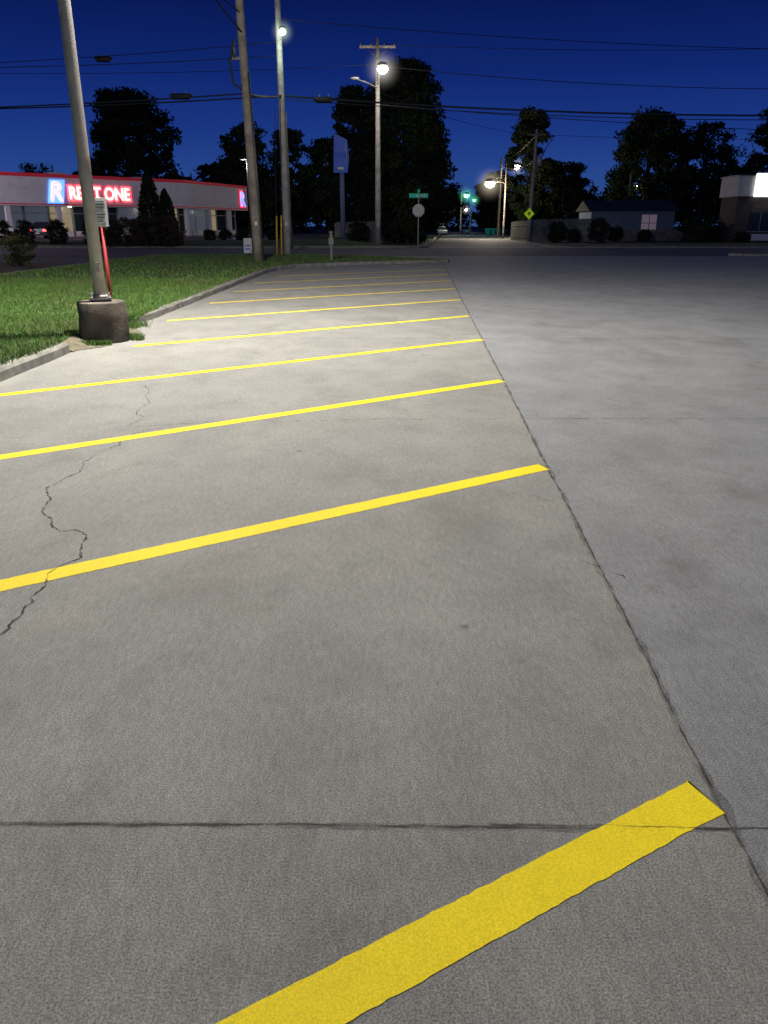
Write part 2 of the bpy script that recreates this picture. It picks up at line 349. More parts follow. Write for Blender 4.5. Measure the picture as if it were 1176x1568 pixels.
LP=[(-4.3,-30),(-4.3,10.4),(-4.42,10.7),(-4.5,11.2),(-4.52,12.5),(-4.5,13.2),(-4.33,14.4),(-4.33,29),(-4.2,31.1),(-3.7,32.9),(-2.6,34.3),(-1,35.45),(2.4,37.3),(2.9,37.7),(2.9,38.2),(2.6,38.7),(-.95,42.9),(-1.6,43.7),(-2.8,44.45),(-4,44.85),(-12,44.85),(-12.55,44),(-12.55,-30)]
sheet('lawn',LP,.115,M['lawn'])
mk('lawn_edge_soil',[(-4.42,10.45,.11),(-4.52,11.2,.112),(-4.54,12.5,.112),(-4.5,13.25,.11),(-4.2,13.3,.007),(-4.25,12.5,.007),(-4.2,11.2,.007),(-4.2,10.5,.007)],[(0,1,6,7),(1,2,5,6),(2,3,4,5)],M['soil'])
pts=[]
def addblades(n,x0,x1,y0,y1,wd,hh):
    for _ in range(n):
        x=random.uniform(x0,x1); y=random.uniform(y0,y1)
        if x<-.6*y-1.5: continue
        if inpoly(x,y,LP): pts.append((x,y,wd*random.uniform(.6,1.3),hh*random.uniform(.4,1.5)))
addblades(75000,-9,-4.28,5.5,14,.010,.055)
addblades(50000,-12.5,-4.28,14,24,.017,.06)
addblades(22000,-12.5,3,24,45,.035,.07)
for _ in range(2600):
    y=random.choice([random.uniform(6,10.5),random.uniform(13.2,20),random.uniform(13.2,15)]); pts.append((-4.33+random.gauss(.0,.03),y,.012,.10))
for _ in range(2600):
    a=random.uniform(.45*math.pi,1.65*math.pi) if random.random()<.8 else random.uniform(0,.5*math.pi); r_=random.uniform(.35,.55); pts.append((-4.13+math.cos(a)*r_,11.6+math.sin(a)*r_,.012,.075))
for _ in range(900): pts.append((-4.3+random.gauss(0,.12),13.25+random.gauss(0,.2),.012,.10))
v=[];f=[];mi=[]
for i,(x,y,w,h) in enumerate(pts):
    a=random.uniform(0,math.pi); dx,dy=math.cos(a)*w/2,math.sin(a)*w/2; lx,ly=random.gauss(0,.5)*h,random.gauss(0,.5)*h
    zb=.11 if inpoly(x,y,LP) or x<-4.2 and (y<10.4 or y>13.3) else 0
    v+=[(x-dx,y-dy,zb),(x+dx,y+dy,zb),(x+lx,y+ly,zb+h)]; f.append((3*i,3*i+1,3*i+2))
    q=math.sin(x*2.1+y*.7)*.5+math.sin(y*1.9)*.3+random.gauss(0,.6); mi.append(0 if q>-.1 else (1 if q>-1.0 else 2))
mk('grass_blades',v,f,[M['b1'],M['b2'],M['b3']],mi=mi)

sheet('mulch_bed',[(-19,27),(-14.5,26.4),(-12.75,28),(-12.75,33),(-14,36.5),(-19,37)],.03,M['mulch'])
mk('store_bank',[(-200,62.5,.1),(1.5,62.5,.1),(-3,66,.5),(-200,66,.5),(-6,130,.5),(-200,130,.5)],[(0,1,2,3),(3,2,4,5)],M['dirtgrass'])
sheet('store_parking_pavement',[(-120,66.6),(-8,66.6),(-9,125),(-120,125)],.505,M['asphalt'])
sheet('far_verge',[(13.2,62.5),(200,62.5),(200,76),(14.3,76)],.08,M['dirtgrass'])
rg=group('traffic_island',(24,46,0))
kerb('island_kerb',dens([(19.6,46.2),(20,45.5),(21,45.2),(32,45.2),(32,47.2),(21,47.2),(20,46.9),(19.6,46.2)],1),parent=rg)
sheet('island_grass',[(19.9,46.2),(21,45.35),(31.9,45.35),(31.9,47.05),(21,47.05)],.12,M['dirtgrass'],rg)

# ---------------- parking lot lamps ----------------
def lotlamp(x,y,power):
    g=group('parking_lot_lamp',(x,y,0))  # also used for the added unseen lamp behind the camera
    p=cyl('pedestal',(x,y,-.05),(x,y,.57),.355,.335,M['ped'],g,14,bevel=.02,segs=3)
    for vv in p.data.vertices:
        vv.co.x+=random.gauss(0,.008); vv.co.y+=random.gauss(0,.008)
    box('base_plate',(x,y,.60),(.3,.3,.025),M['steel'],g,.3,.004)
    for i in range(4):
        a=.3+math.pi/4+i*math.pi/2; bx,by=x+.17*math.cos(a),y+.17*math.sin(a)
        cyl('bolt_%d'%i,(bx,by,.56),(bx,by,.69),.013,.013,M['steel'],g,8); cyl('nut_%d'%i,(bx,by,.613),(bx,by,.64),.026,.026,M['galv'],g,6)
    cyl('collar',(x,y,.612),(x,y,.66),.115,.105,M['galv'],g,20)
    cyl('pole',(x,y,.61),(x,y,8.3),.088,.075,M['galv'],g,24,segs=4)
    box('handhole_cover',(x+.03,y-.085,1.05),(.07,.012,.13),M['galv'],g,.2,.003)
    tube('arm',[(x,y,8.1),(x+.3,y+.15,8.25),(x+.4,y+.2,8.25)],.035,M['galv'],g)
    box('housing',(x+.6,y+.3,8.27),(.62,.42,.16),M['steel'],g,.46,.03)
    box('lens',(x+.6,y+.3,8.178),(.46,.3,.02),M['g_white'],g,.46)
    lamp('bulb',(x+.6,y+.3,8.0),power,(1,.96,.85),.15,g)
lotlamp(-4.13,11.6,9600)
lotlamp(-4.13,-11.0,950)  # unseen second lamp behind the camera, added to brighten the foreground

g=group('reserved_parking_sign',(-4.24,12.35,0))
cyl('post',(-4.24,12.35,-.05),(-4.24,12.35,1.62),.024,.024,M['red'],g,12)
cyl('post_top',(-4.24,12.35,1.62),(-4.24,12.35,2.0),.015,.015,M['galv'],g,10)
box('plate',(-4.24,12.322,1.79),(.22,.006,.40),M['white'],g,0,.002)
for i,(w_,z_) in enumerate([(.15,1.94),(.17,1.90),(.12,1.86),(.16,1.80),(.15,1.76),(.10,1.72),(.14,1.66)]): box('text_line_%d'%i,(-4.24,12.3165,z_),(w_,.002,.013),M['steel'],g)

# ---------------- utility poles ----------------
def glow_ball(g,c,R,col,s):
    """lamp glare added as a ball of emission"""
    m=bpy.data.materials.new('lamp_glow'); m.use_nodes=True; t=m.node_tree; t.nodes.clear(); L=t.links.new
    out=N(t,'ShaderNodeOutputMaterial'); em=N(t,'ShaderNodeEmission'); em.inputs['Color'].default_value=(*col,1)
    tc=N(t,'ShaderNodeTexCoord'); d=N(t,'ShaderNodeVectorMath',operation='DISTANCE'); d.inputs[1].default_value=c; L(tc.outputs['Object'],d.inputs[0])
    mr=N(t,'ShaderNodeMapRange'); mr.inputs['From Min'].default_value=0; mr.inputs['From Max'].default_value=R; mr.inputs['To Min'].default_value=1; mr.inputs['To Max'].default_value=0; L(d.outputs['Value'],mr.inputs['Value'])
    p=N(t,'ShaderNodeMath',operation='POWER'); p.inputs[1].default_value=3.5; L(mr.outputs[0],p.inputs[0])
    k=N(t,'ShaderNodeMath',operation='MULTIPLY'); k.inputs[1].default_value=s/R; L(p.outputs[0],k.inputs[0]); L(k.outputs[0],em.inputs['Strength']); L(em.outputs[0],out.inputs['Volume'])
    ell('glow_ball',c,(R,R,R),m,g,20,12)  # added emissive ball, stands in for lens glow around the lamp
def cobra(g,base,tip,mt,power,col,R=.3,arm=.05,glow_r=0):
    b=Vector(base);t=Vector(tip); mid=b.lerp(t,.5)+Vector((0,0,.25))
    tube('lamp_arm',[b,b.lerp(t,.25)+Vector((0,0,.22)),mid,b.lerp(t,.8)+Vector((0,0,.12)),t],arm,M['galv'],g)
    ell('lamp_head',t+Vector((0,0,.08+R*.3)),(R*.8,R*1.3,R*.4),M['steel'],g)
    ell('lamp_lens',t+Vector((0,-.1,-.04)),(R*.75,R*.9,R*.6),mt,g)
    if glow_r: glow_ball(g,t+Vector((0,-.1,-.04)),glow_r,col,1.5)
    if power: lamp('bulb',t+Vector((0,-.1,-.15-R)),power,col,.15,g)
def pole(x,y,h,r0,r1,m,lx=0):
    g=group('utility_pole',(x,y,0)); cyl('shaft',(x,y,-.2),(x+lx,y,h),r0,r1,m,g,18,segs=6)
    box('pole_tag',(x,y-r0-.005,1.7),(.12,.01,.16),M['alu'],g); return g
A=pole(-5.57,36,12.5,.22,.15,M['wood'],-.28)
cyl('conduit',(-5.33,35.85,0),(-5.56,35.85,7.5),.045,.045,M['steel'],A,10)
box('bracket',(-5.95,35.9,8.0),(.5,.1,.1),M['steel'],A); cyl('insulator',(-6.1,35.9,8.0),(-6.1,35.9,8.7),.07,.05,M['steel'],A,10)
tube('drop_loop',[(-6.1,35.9,8.6),(-6.3,35.9,7.9),(-6.2,35.9,7.1),(-5.9,35.9,6.9),(-5.7,35.9,7.3)],.05,M['black'],A)
B=pole(-5.3,44.7,13.5,.20,.14,M['wood2'])
cobra(B,(-5.2,44.6,10.4),(-4.95,43.4,10.5),M['g_pale'],160,(.8,1,.8),.22,glow_r=.75)
C=pole(-.48,66,14.7,.24,.15,M['wood2'])
box('crossarm',(-.48,65.85,14.1),(2.7,.13,.16),M['wood'],C)
for i,dx in enumerate((-1.25,-.5,.5,1.25)): cyl('insulator_%d'%i,(-.48+dx,65.85,14.18),(-.48+dx,65.85,14.42),.07,.05,M['steel'],C,8)
cyl('brace_l',(-.48,65.8,13.3),(-1.3,65.8,14.05),.03,.03,M['steel'],C,6); cyl('brace_r',(-.48,65.8,13.3),(.34,65.8,14.05),.03,.03,M['steel'],C,6)
cobra(C,(-.48,65.8,11.6),(-.1,62.4,12.1),M['g_white'],800,(1,.93,.8),.5,.06,glow_r=1.7)
tube('streak_arm',[(-.5,65.8,11.4),(-1.3,65.4,11.7),(-2.0,65,11.85)],.04,M['wood'],C); ell('streak_head',(-2.2,64.9,11.9),(.35,.18,.1),M['alu'],C)  # lamp's streak of light given shape as an extra arm and head
D=pole(14.8,84,10.5,.2,.13,M['wood2'],.25)
box('crossarm',(15,83.8,10.0),(1.8,.12,.14),M['wood'],D); box('crossarm_low',(15,83.8,7.6),(1.2,.12,.12),M['wood'],D)
cyl('transformer',(15.4,83.7,7.2),(15.4,83.7,8.1),.25,.25,M['alu'],D,14)
E=pole(17.4,125,11,.2,.14,M['wood']); cobra(E,(17.5,124.8,9.6),(19.6,124,9.8),M['g_white'],400,(1,.93,.8),.65,glow_r=2.0)
F=pole(15.6,107,9.5,.13,.09,M['wood']); cobra(F,(15.6,106.8,6.6),(13.3,105,6.6),M['g_white'],3600,(1,.86,.62),.8,glow_r=2.6)
G=pole(14.2,152,8.6,.15,.1,M['wood']); cobra(G,(14.2,151.8,6.9),(14.9,150,6.8),M['g_green'],200,(.2,1,.55),.65,glow_r=2.2)
H=pole(17.0,162,8,.15,.1,M['wood']); cobra(H,(17.0,161.8,6.4),(17.4,160,6.3),M['g_green'],120,(.2,1,.55),.42,glow_r=1.6)
I=pole(11.0,152,7.2,.13,.1,M['wood']); cobra(I,(11.2,151.8,5.2),(11.9,150,5.1),M['g_warm'],300,(1,.9,.7),.45,glow_r=1.8)
O=pole(22.2,212,8,.13,.1,M['wood']); cobra(O,(22.0,211.8,5.6),(20.8,210,5.5),M['g_warm'],300,(1,.9,.75),.4,glow_r=1.6)
J=pole(33,112,8.2,.13,.1,M['wood']); cobra(J,(33,111.8,6.3),(33.2,110,6.5),M['g_warm'],12,(1,.9,.7),.24)
K_=pole(-6.9,60,9,.14,.1,M['wood'])

# ---------------- wires ----------------
wg=group('overhead_wires')
def wire(a,b,s,r=.018): tube('wire',sag(a,b,s),r,M['wire'],wg)
a1=(-5.72,36,6.75); b1=(-5.3,44.7,7.9)
wire((-60,52,9.3),b1,.9,.035); wire((-60,52,9.0),a1,.8,.03); wire(a1,b1,.1,.05)
wire(b1,(60,50,9.6),1.4,.045); wire((-5.3,44.7,7.75),(60,50,9.4),1.45,.02)
wire((-5.3,44.7,11.3),(60,64,14.2),1.0); wire((-5.3,44.7,9.7),(-60,50,11.6),1.0); wire((-.5,66,12.9),(70,70,14),1.8,.025)
wire((.0,66,14.3),(70,72,17.5),1.2); wire((-.5,66,10.3),(70,66,8),.8,.025)
wire((-5.72,36,8.9),(-9.5,9,14),.3,.03); wire((-5.72,36,10.2),(-7.0,9,14.5),.3,.02); wire((-5.72,36,9.6),(-14,12,13.8),.3,.02)
wire((-60,56,12.2),(-.5,66,13),1.0); wire((-60,50,10.5),(-5.4,44.7,10.3),.9)
wire((-.5,66,11.2),(15,84,9.9),.5); wire((15,84,10.0),(17.4,125,10.6),.5); wire((15.8,84,10.0),(70,78,10.4),.8); wire((15,84,7.7),(15.6,107,8.5),.4,.03); wire((14.9,84,7.5),(8,150,6.0),.4)
wire((-5.3,44.7,8.6),(-6.9,60,8.6),.2); wire((-6.9,60,8.6),(-12,95,8),.4); wire((-5.4,44.7,7.4),(-9.0,60.5,.5),0,.012)
for (p,q) in (((-10.6,45.2,7.95),.95),((-3.1,44.7,7.72),.85),((-14.7,46,9.8),.7)):
    s=group('cable_splice_case',p); x,y,z=p
    cyl('case',(x-q/2,y,z-.02),(x+q/2,y,z-.02),.15,.15,M['black'],s,14,bevel=.04)
    for k in(-1,1):
        cyl('end_%d'%k,(x+k*q/2,y,z),(x+k*(q/2+.14),y,z+.05),.09,.03,M['black'],s,10); box('strap_%d'%k,(x+k*q*.28,y,z+.14),(.05,.05,.2),M['steel'],s)
for gx,gy in((-5.75,43.6),(-5.45,43.2)):
    s=group('guy_wire',(gx,gy,0)); tube('cable',[(gx,gy,.1),(gx+.1,44.5,7.4)],.014,M['wire'],s); cyl('guard',(gx,gy,.1),(gx+.03,gy+.28,2.1),.045,.045,M['yel'],s,8)

# ---------------- signs ----------------
g=group('stop_sign',(2.75,66,0))
box('post',(2.75,66,2.0),(.07,.05,4.0),M['galv'],g)
v=[(2.75+.5*math.cos(math.pi/8+i*math.pi/4),65.95-d,2.75+.5*math.sin(math.pi/8+i*math.pi/4)) for d in(0,.012) for i in range(8)]
mk('octagon',v,[tuple(range(8))[::-1],tuple(range(8,16))]+[(i,(i+1)%8,8+(i+1)%8,8+i) for i in range(8)],M['alu'],g)
box('street_name_blade',(2.75,66,3.85),(1.5,.03,.32),M['green'],g,.1); box('street_name_blade_cross',(2.75,66,4.18),(.03,1.2,.25),M['green'],g,.1)
for i in range(6): box('name_letter_%d'%i,(2.25+i*.2,65.97,3.85),(.11,.02,.15),M['white'],g,.1)
g=group('warning_sign',(14.72,83.7,0)); box('diamond',(14.72,83.68,2.75),(.75,.02,.75),M['yelg'],g,0,0,0,math.pi/4); box('symbol',(14.72,83.66,2.75),(.12,.01,.4),M['black'],g); box('symbol_bar',(14.72,83.655,2.8),(.35,.008,.09),M['black'],g)
g=group('bollard_post',(-2.4,37.1,0)); box('post',(-2.4,37.1,.62),(.14,.14,1.3),M['steel'],g,0,.02); box('cap',(-2.4,37.1,1.32),(.18,.18,.12),M['steel'],g,0,.03); box('plate',(-2.4,37.0,.95),(.22,.02,.3),M['steel'],g)
cyl('leaning_stub',(-2.3,37.3,.9),(-2.1,37.5,1.8),.025,.02,M['steel'],g,8)
g=group('yard_sign',(-7.2,43,0)); box('board',(-7.2,43,.62),(.42,.03,.75),M['white'],g,.3,0,.15); box('leg_l',(-7.35,43.05,.2),(.03,.03,.4),M['steel'],g); box('leg_r',(-7.05,43.05,.2),(.03,.03,.4),M['steel'],g)
for i in range(3): box('print_%d'%i,(-7.2,42.975,.8-.17*i),(.28,.01,.06),M['blue'],g,.3)
g=group('pylon_sign',(-3.9,76,0)); cyl('mast',(-3.8,76,0),(-3.8,76,7.8),.24,.2,M['mast'],g,12)
mk('panel',[(x,y,z) for y in(75.7,76.1) for x,z in((-4.55,6.1),(-3.3,6.1),(-3.12,7.3),(-3.3,8.8),(-4.45,9.3))],[(4,3,2,1,0),(5,6,7,8,9),(0,1,6,5),(1,2,7,6),(2,3,8,7),(3,4,9,8),(4,0,5,9)],M['blue'],g)
box('price_cap',(-3.9,75.65,6.45),(.6,.08,.25),M['alu'],g,0,.03); tube('stripe',[(-3.5,75.65,6.9),(-3.3,75.65,7.4),(-3.5,75.65,8.3)],.05,M['alu'],g)

# ---------------- store building ----------------
S=group('rental_store_building',(-30,85,.5))
P0=(-41,68.15);P1=(-21.1,88.5);P2=(-16.8,102);P3=(-30,112);P4=(-58,84)
roofp=[P0,P1,P2,P3,P4]
mk('roof',[(x,y,5.6) for x,y in roofp],[tuple(range(5))],M['roof'],S)
for nm,Aa,Bb,off in(('front',P0,P1,0),('side',P1,P2,0),('rear',P2,P3,0),('back',P3,P4,0)):
    wall(nm+'_fascia',Aa,Bb,0,.3,3.35,5.85,M['stucco'],S)
    wall(nm+'_red_coping',Aa,Bb,.06,.42,5.853,6.15,M['redtrim'],S)
    wall(nm+'_pinstripe',Aa,Bb,.02,.03,3.45,3.55,M['redtrim'],S)
def seg(Aa,Bb,t,out):
    A_=Vector(Aa);B_=Vector(Bb);T=(B_-A_).normalized();n=Vector((T.y,-T.x)); q=A_+T*t+n*out; return (q.x,q.y)
for nm,Aa,Bb in(('front',P0,P1),('side',P1,P2)):
    Ln=math.dist(Aa,Bb); n=int(Ln/2.3)
    wall(nm+'_soffit',Aa,Bb,-.3,1.7,3.36,3.5,M['stucco'],S)
    wall(nm+'_plinth',seg(Aa,Bb,0,-1.8),seg(Aa,Bb,Ln,-1.8),0,.25,.5,1.1,M['stucco'],S)
    wall(nm+'_walk',Aa,Bb,.6,2.4,.5,.62,M['kerb'],S)
    for i in range(n):
        a=seg(Aa,Bb,i*Ln/n+.12,-1.85); b=seg(Aa,Bb,(i+1)*Ln/n-.12,-1.85)
        wall('%s_window_%d'%(nm,i),a,b,0,.06,1.1,3.34,[M['shopwin'],M['glass'],M['shopwin'],M['shopwin2'],M['glass']][(i*3+len(nm))%5],S)
        wall('%s_mullion_%d'%(nm,i),seg(Aa,Bb,(i+1)*Ln/n-.12,-1.8),seg(Aa,Bb,(i+1)*Ln/n+.12,-1.8),0,.2,.62,3.35,M['frame'],S)
        wall('%s_transom_%d'%(nm,i),a,b,.04,.04,2.7,2.78,M['frame'],S)
        if i%2==0:
            c0=seg(Aa,Bb,i*Ln/n+.1,-.05); c1=seg(Aa,Bb,i*Ln/n+.5,-.05); wall('%s_column_%d'%(nm,i),c0,c1,0,.4,.62,3.345,M['stucco'],S)
for i,t in enumerate((8,16,24)):
    q=seg(P0,P1,t,-.9); cyl('downlight_%d'%i,(q[0],q[1],3.35),(q[0],q[1],3.30),.15,.15,M['g_warm'],S,12); lamp('canopy_bulb_%d'%i,(q[0],q[1],3.1),8,(1,.9,.75),.1,S)
q=seg(P1,P2,6,-.9); lamp('canopy_bulb_side',(q[0],q[1],3.1),8,(.9,.95,1),.1,S)
for i,(x,y) in enumerate(((-33,84),(-27,92),(-24,97))): box('rooftop_unit_%d'%i,(x,y,6.1),(1.6,1.4,1.0),M['alu'],S,.7,.04)
def txt(name,s,t0,z0,width,height,out,m,parent,shear=0,offset=0,ext=.05,Aa=P0,Bb=P1):
    c=bpy.data.curves.new(name,'FONT'); c.body=s; c.size=1; c.extrude=ext; c.offset=offset; c.shear=shear; c.materials.append(m)
    o=bpy.data.objects.new(name,c); COL.objects.link(o); bpy.context.view_layer.update(); d=o.dimensions; bb=[Vector(q) for q in o.bound_box]; mn=min(q.x for q in bb); mny=min(q.y for q in bb)
    A_=Vector(Aa);B_=Vector(Bb);T=(B_-A_).normalized(); n=(T.y,-T.x); q=seg(Aa,Bb,t0,out)
    sx_,sy_=width/d.x,height/d.y
    X=Vector((T.x,T.y,0));Z=Vector((n[0],n[1],0))
    mw=Matrix(((X.x*sx_,0,Z.x,q[0]-X.x*mn*sx_),(X.y*sx_,0,Z.y,q[1]-X.y*mn*sx_),(0,sy_,0,z0-mny*sy_),(0,0,0,1)))
    o.parent=parent; o.matrix_parent_inverse=Matrix.Translation(parent.location).inverted(); o.matrix_basis=mw
    return o
N_=group('store_sign',(-28.5,80.9,4.5)); t0=math.dist(P0,(-31.4,78))
txt('letters_halo','RENT ONE',t0+1.75,3.80,6.6,1.5,.12,M['neon_r'],N_,offset=.085)
txt('letters','RENT ONE',t0+1.9,3.97,6.2,1.15,.20,M['neon_w'],N_,offset=.012)
# logo: slanted blue cabinet with a pink R on it
A0=seg(P0,P1,t0-.25,.06); A1=seg(P0,P1,t0+1.25,.06); B0=seg(P0,P1,t0+.15,.06); B1=seg(P0,P1,t0+1.6,.06)
C0=seg(P0,P1,t0-.25,.14); C1=seg(P0,P1,t0+1.25,.14); D0=seg(P0,P1,t0+.15,.14); D1=seg(P0,P1,t0+1.6,.14)
mk('logo_cabinet',[(*A0,3.6),(*A1,3.6),(*B1,5.65),(*B0,5.65),(*C0,3.6),(*C1,3.6),(*D1,5.65),(*D0,5.65)],[(4,5,6,7),(3,2,1,0),(0,1,5,4),(1,2,6,5),(2,3,7,6),(3,0,4,7)],M['neon_b'],N_)
M['neon_p']=glow('sign_logo_pink',(1,.30,.42),2.4)
txt('logo','R',t0+.05,3.8,1.15,1.65,.20,M['neon_p'],N_,shear=.2,offset=.0)
N2=group('store_side_sign',(-17.5,100,4.6)); txt('side_logo_halo','R',12.0,3.7,1.4,1.9,.12,M['neon_r'],N2,offset=.06,Aa=P1,Bb=P2); txt('side_logo','R',12.1,3.8,1.2,1.6,.2,M['neon_b'],N2,Aa=P1,Bb=P2)
wall('side_cabinet',seg(P1,P2,12.0,0),seg(P1,P2,13.5,0),.1,.08,3.6,5.6,M['redtrim'],N2)
g=group('added_fascia_lamp',(-38,60.5,.3)); cyl('pole',(-38,61,0),(-38,61,8.5),.1,.08,M['galv'],g); box('housing',(-37.6,61.6,8.5),(.6,.9,.2),M['steel'],g,0,.03); box('lens',(-37.6,61.6,8.38),(.45,.7,.03),M['g_white'],g); lamp('bulb',(-37.6,61.6,8.2),2800,(1,.87,.93),.15,g)  # lamp added out of frame to brighten the store fascia
g=group('added_fascia_lamp',(-14,74,.5)); cyl('pole',(-13,80,.5),(-13,80,7.5),.08,.07,M['steel'],g); box('housing',(-13.3,80,7.55),(.7,.4,.15),M['steel'],g,0,.03); lamp('bulb',(-13.3,80,7.3),200,(.85,.92,1),.15,g)

# ---------------- right-hand buildings ----------------
g=group('brick_shop_building',(42,90,0))
box('walls',(48,86.5,2.2),(24,4,4.4),M['brick'],g); box('fascia',(48,86.5,5.35),(24.4,4.4,1.9),M['stucco2'],g,0,.02); box('roof_edge',(48,86.5,6.35),(24.6,4.6,.12),M['frame'],g)
for i in range(4): box('window_%d'%i,(38.6+i*4,84.47,2.0),(2.2,.06,1.8),M['glass'],g); box('sill_%d'%i,(38.6+i*4,84.42,1.05),(2.4,.12,.1),M['frame'],g)
for i in range(4): box('window_frame_%d'%i,(38.6+i*4,84.425,2.0),(.07,.05,1.8),M['frame'],g)
box('lit_sign',(39.2,84.1,5.45),(3.6,.2,2.2),M['signw'],g,0,.03); box('low_sign',(36.8,80,.55),(1.6,.2,.6),M['stucco'],g); lamp('sign_spill',(39.2,83.4,5.2),50,(.95,1,.93),.3,g)
g=group('bungalow_house',(28.5,97,0))
box('walls',(28.7,98,1.6),(9.6,6,3.2),M['siding'],g)
mk('roof',[(23.5,94.5,3.2),(33.9,94.5,3.2),(33.9,101.5,3.2),(23.5,101.5,3.2),(23.5,98,4.4),(33.9,98,4.4)],[(0,1,5,4),(2,3,4,5),(0,4,3),(1,2,5),(3,2,1,0)],M['roof'],g)
for i in range(32): box('siding_%d'%i,(23.95+i*.3,94.985,1.6),(.02,.03,3.1),M['frame'],g)
M['hw']=mat('house_window_glow',(.2,.2,.25),.5,emit=(.6,.45,.55),es=.14)
box('lit_window',(30.6,94.95,1.9),(1.7,.06,1.8),M['hw'],g); box('window_bar',(30.6,94.9,1.9),(.07,.05,1.8),M['frame'],g); box('window_rail',(30.6,94.89,1.9),(1.7,.04,.07),M['frame'],g); box('door',(26.8,94.95,1.1),(.95,.06,2.1),M['frame'],g); box('window_2',(25.0,94.95,1.8),(1.1,.06,1.1),M['glass'],g)
def fence(x0,y0,x1,y1,h,name='wooden_fence'):
    g=group(name,(x0,y0,0)); n=int(math.dist((x0,y0),(x1,y1))/.16); v=[];f=[]; a=math.atan2(y1-y0,x1-x0)
    for i in range(n):
        x=x0+(x1-x0)*i/n;y=y0+(y1-y0)*i/n; hh=h+random.uniform(-.06,.06)+.12*math.sin(i*.04); dx,dy=.07*math.cos(a),.07*math.sin(a); nx,ny=-math.sin(a)*.01,math.cos(a)*.01
        k=len(v); v+=[(x-dx+s*nx,y-dy+s*ny,0) for s in(-1,1)]+[(x+dx+s*nx,y+dy+s*ny,0) for s in(-1,1)]+[(x-dx+s*nx,y-dy+s*ny,hh) for s in(-1,1)]+[(x+dx+s*nx,y+dy+s*ny,hh) for s in(-1,1)]
        f+=[(k,k+2,k+6,k+4),(k+1,k+5,k+7,k+3),(k+4,k+6,k+7,k+5),(k,k+4,k+5,k+1),(k+2,k+3,k+7,k+6)]
    mk('pickets',v,f,M['fence'],g)
    for z in(.4,h-.4): tube('rail',[(x0,y0+.05,z),(x1,y1+.05,z)],.045,M['fence'],g)
fence(15.4,87,23.8,90,2.2); fence(15.2,98,15.5,87,2.0); fence(-5,84,-.6,80,1.9)
fence(24,91,34,92,1.1)

# ---------------- cars and bins ----------------
def car(x,y,z,rz,paint,tail=False,name='parked_car'):
    g=group(name,(x,y,z)); R=Matrix.Rotation(rz,3,'Z'); T=Vector((x,y,z)); mp=mat('car_paint',paint,.35,.2)
    def ex(nm,pr,m,bev=.05):
        v=[T+R@Vector((px,s*w,pz)) for s in(-1,1) for (px,pz,w) in pr]; n=len(pr)
        f=[tuple(range(n)),tuple(range(n,2*n))[::-1]]+[(i,i+n,(i+1)%n+n,(i+1)%n) for i in range(n)]; return mk(nm,v,f,m,g,bevel=bev)
    b=.88
    ex('body',[(-2.2,.28,b),(-2.25,.6,b),(-2.18,.88,b-.04),(-1.4,.95,b-.06),(1.0,.95,b-.06),(2.0,.8,b-.08),(2.22,.6,b),(2.2,.28,b)],mp)
    ex('cabin_glass',[(-1.75,.93,.76),(-1.2,1.36,.62),(-.9,1.42,.6),(.25,1.42,.6),(1.1,.93,.76)],M['glass'],.03)
    ex('roof',[(-1.22,1.39,.6),(-.9,1.46,.58),(.2,1.46,.58),(.42,1.39,.6)],mp,.02)
    for px in(-1.38,1.38):
        for s in(-1,1):
            c=T+R@Vector((px,s*.8,.32)); d=R@Vector((0,s*.11,0)); cyl('wheel',c-d,c+d,.32,.32,M['black'],g,20,bevel=.02); cyl('hub',c+d,c+d*1.1,.19,.17,M['alu'],g,12)
    for s in(-1,1):
        c=T+R@Vector((-2.24,s*.66,.74)); box('tail_lamp',c,(.06,.32,.17),M['tail'] if tail else M['red'],g,rz,.01)
        c=T+R@Vector((2.13,s*.62,.66)); box('head_lamp',c,(.12,.34,.14),M['white'],g,rz,.02)
        c=T+R@Vector((.75,s*.92,1.0)); box('mirror',c,(.14,.16,.11),mp,g,rz,.03)
        c=T+R@Vector((-.25,s*.69,1.15)); box('pillar',c,(.07,.03,.5),mp,g,rz)
    c=T+R@Vector((-2.26,0,.5)); box('plate',c,(.02,.4,.14),M['white'],g,rz)
    return g
car(-32.2,68.5,.505,0,(.6,.62,.65)); car(-30.4,74,.505,math.pi/2,(.08,.08,.1),True)
car(16.6,168,.004,math.pi/2+.08,(.15,.25,.45)); car(10.6,150,.004,-math.pi/2,(.5,.5,.5))
for i in range(3):
    x=19.0+i*.95; g=group('wheelie_bin',(x,150,0)); mt=M.setdefault('bin',mat('bin_teal',(.02,.42,.38),.6))
    mk('bin',[(x+a*s,150+b*s,z) for z,s in((.1,.3),(1.05,.42)) for a,b in((-1,-1),(1,-1),(1,1),(-1,1))],[(3,2,1,0),(4,5,6,7),(0,1,5,4),(1,2,6,5),(2,3,7,6),(3,0,4,7)],mt,g,bevel=.03); box('lid',(x,150,1.1),(.92,.95,.08),mt,g,0,.02,.06)
    cyl('axle',(x-.35,150.35,.12),(x+.35,150.35,.12),.12,.12,M['black'],g,12)

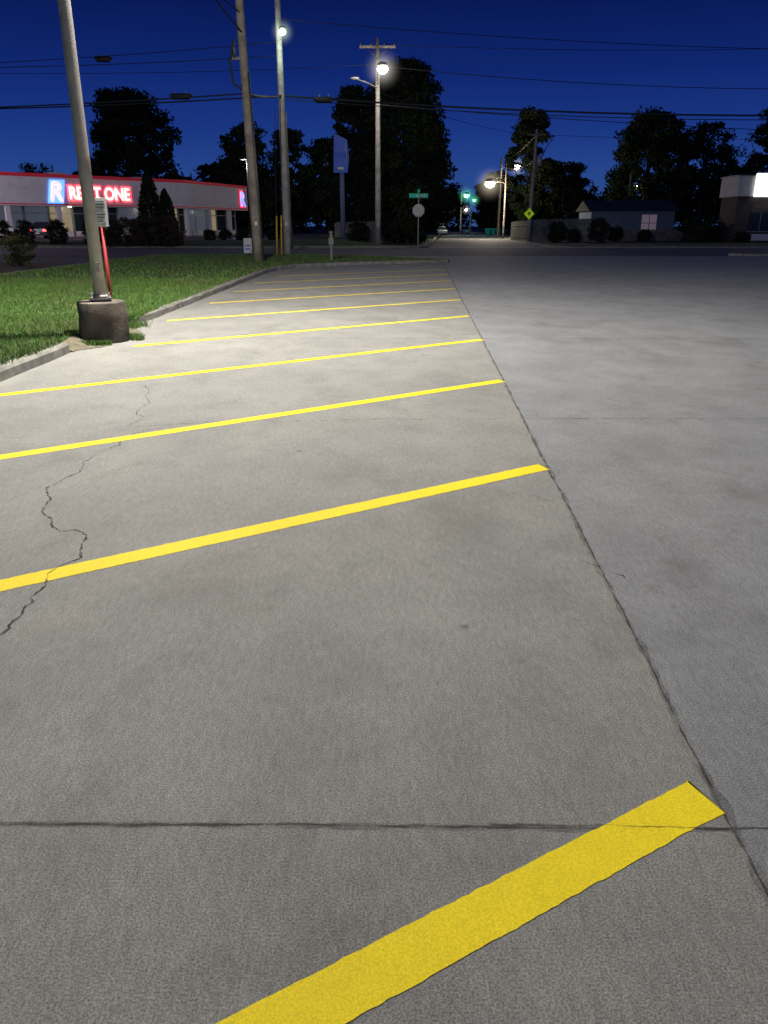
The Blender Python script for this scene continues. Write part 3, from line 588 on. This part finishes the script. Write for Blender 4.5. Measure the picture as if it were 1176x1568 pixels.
# ---------------- vegetation ----------------
tree(1.9,84,17.2,10.4,.04,330,180,.23,'tall',lean=.3); tree(-3.1,89,15.6,7,.05,150,160,.24,'tall')
tree(-39,130,21.5,14,.12,200,120,.36); tree(-18.5,112,14.8,8.4,.08); tree(-13.2,116,14.8,8,.08); tree(-23,135,14.5,8,.1)
tree(-8.2,120,13.6,8,.08)
tree(20.6,118,17,8.2,.12,140,140,.3); tree(27,125,11,8,.1,80); tree(35.8,114,16.4,11.5,.1,170,140,.3); tree(45.0,118,15.6,10.5,.12,130); tree(51.5,112,16.5,9,.12,130); tree(30,135,9.5,9,.1,80)
tree(-58,140,11.5,10,.1,80); tree(-52,150,12.5,9,.1,80); tree(8,225,14.5,14,.08,90,120,.5); tree(27,200,13.5,12,.08,90,120,.5); tree(1.5,150,13,9,.08,80,120,.4)
g=group('distant_tree_line',(0,190,0))
def env(k):
    x=rng.uniform(-150,150); top=9.8+2.2*math.sin(x*.11)+1.8*math.sin(x*.31+1)+1.2*math.sin(x*.77)
    yy=rng.uniform(176,200)
    if abs(x-17.5)<6.5: yy+=60; top*=1.0
    return (x,yy,rng.uniform(0,1)**.7*top),1
Cc,Ii=clumps(env,1700,1.9,55); leafmesh('foliage',Cc,.6,[M['leafA'],M['leafB'],M['leafA']],g,mi=Ii)
for i in range(40):
    x=-145+i*7.4
    if abs(x-17.5)>7: cyl('stem_%d'%i,(x,188,-.2),(x,188,7),.25,.12,M['bark'],g,6)

shrub(-15.3,34,.03,1.45,1.3,['tan','leafC','leafB'],per=5000,leaf=.04)
shrub(-21.0,62.9,.12,1.6,1.5,['leafA','leafB'],leaf=.08)
for x in(-30.0,-28.2,-25.6,-22.9): shrub(x,64.2,.25,1.7,1.8,['leafA','leafB'],per=2600,leaf=.08)
for x in(-20.8,-19.6,-18.4,-17.2,-16.2): shrub(x,62.9-.2*abs(x+19),.12,2.0,2.2,['purp','leafA'],per=2800,leaf=.08)
shrub(-18.0,63.6,.12,2.7,5.4,['leafA','leafA','leafB'],'arborvitae_shrub',5000,.10,'cone'); shrub(-16.7,63.3,.12,2.2,4.1,['leafA','leafB','leafA'],'arborvitae_shrub',4000,.10,'cone')
for x in(-14.5,-13.2,-11.8,-10.5,-9.2): shrub(x,68,.5,1.1,.85,['leafA','leafB'],per=1200,leaf=.08)
for x,y,w,h in((17.8,84,2.0,2.2),(22.5,86,2.2,2.4),(32,85,3,2.6),(34.5,86,2.2,2.2),(25.4,90,1.6,1.6),(-2.5,79,2.6,2.0),(3,78,2.2,1.7),(.6,79,2.4,2.1),(19.8,85,1.5,1.3),(28,88,1.6,1.2),(36.5,83.5,1.5,1.0)): shrub(x,y,0,w,h,['leafA','leafB','leafC'],per=2600,leaf=.1)

# ---------------- camera ----------------
cd=bpy.data.cameras.new('camera'); cam=bpy.data.objects.new('camera',cd); COL.objects.link(cam)
cam.location=(0,0,1.6); cam.rotation_euler=(math.radians(90-20.4),0,0)
cd.sensor_fit='VERTICAL'; cd.sensor_height=36; cd.sensor_width=27; cd.lens=27.05; cd.clip_end=5000; cd.clip_start=.05
sc.camera=cam
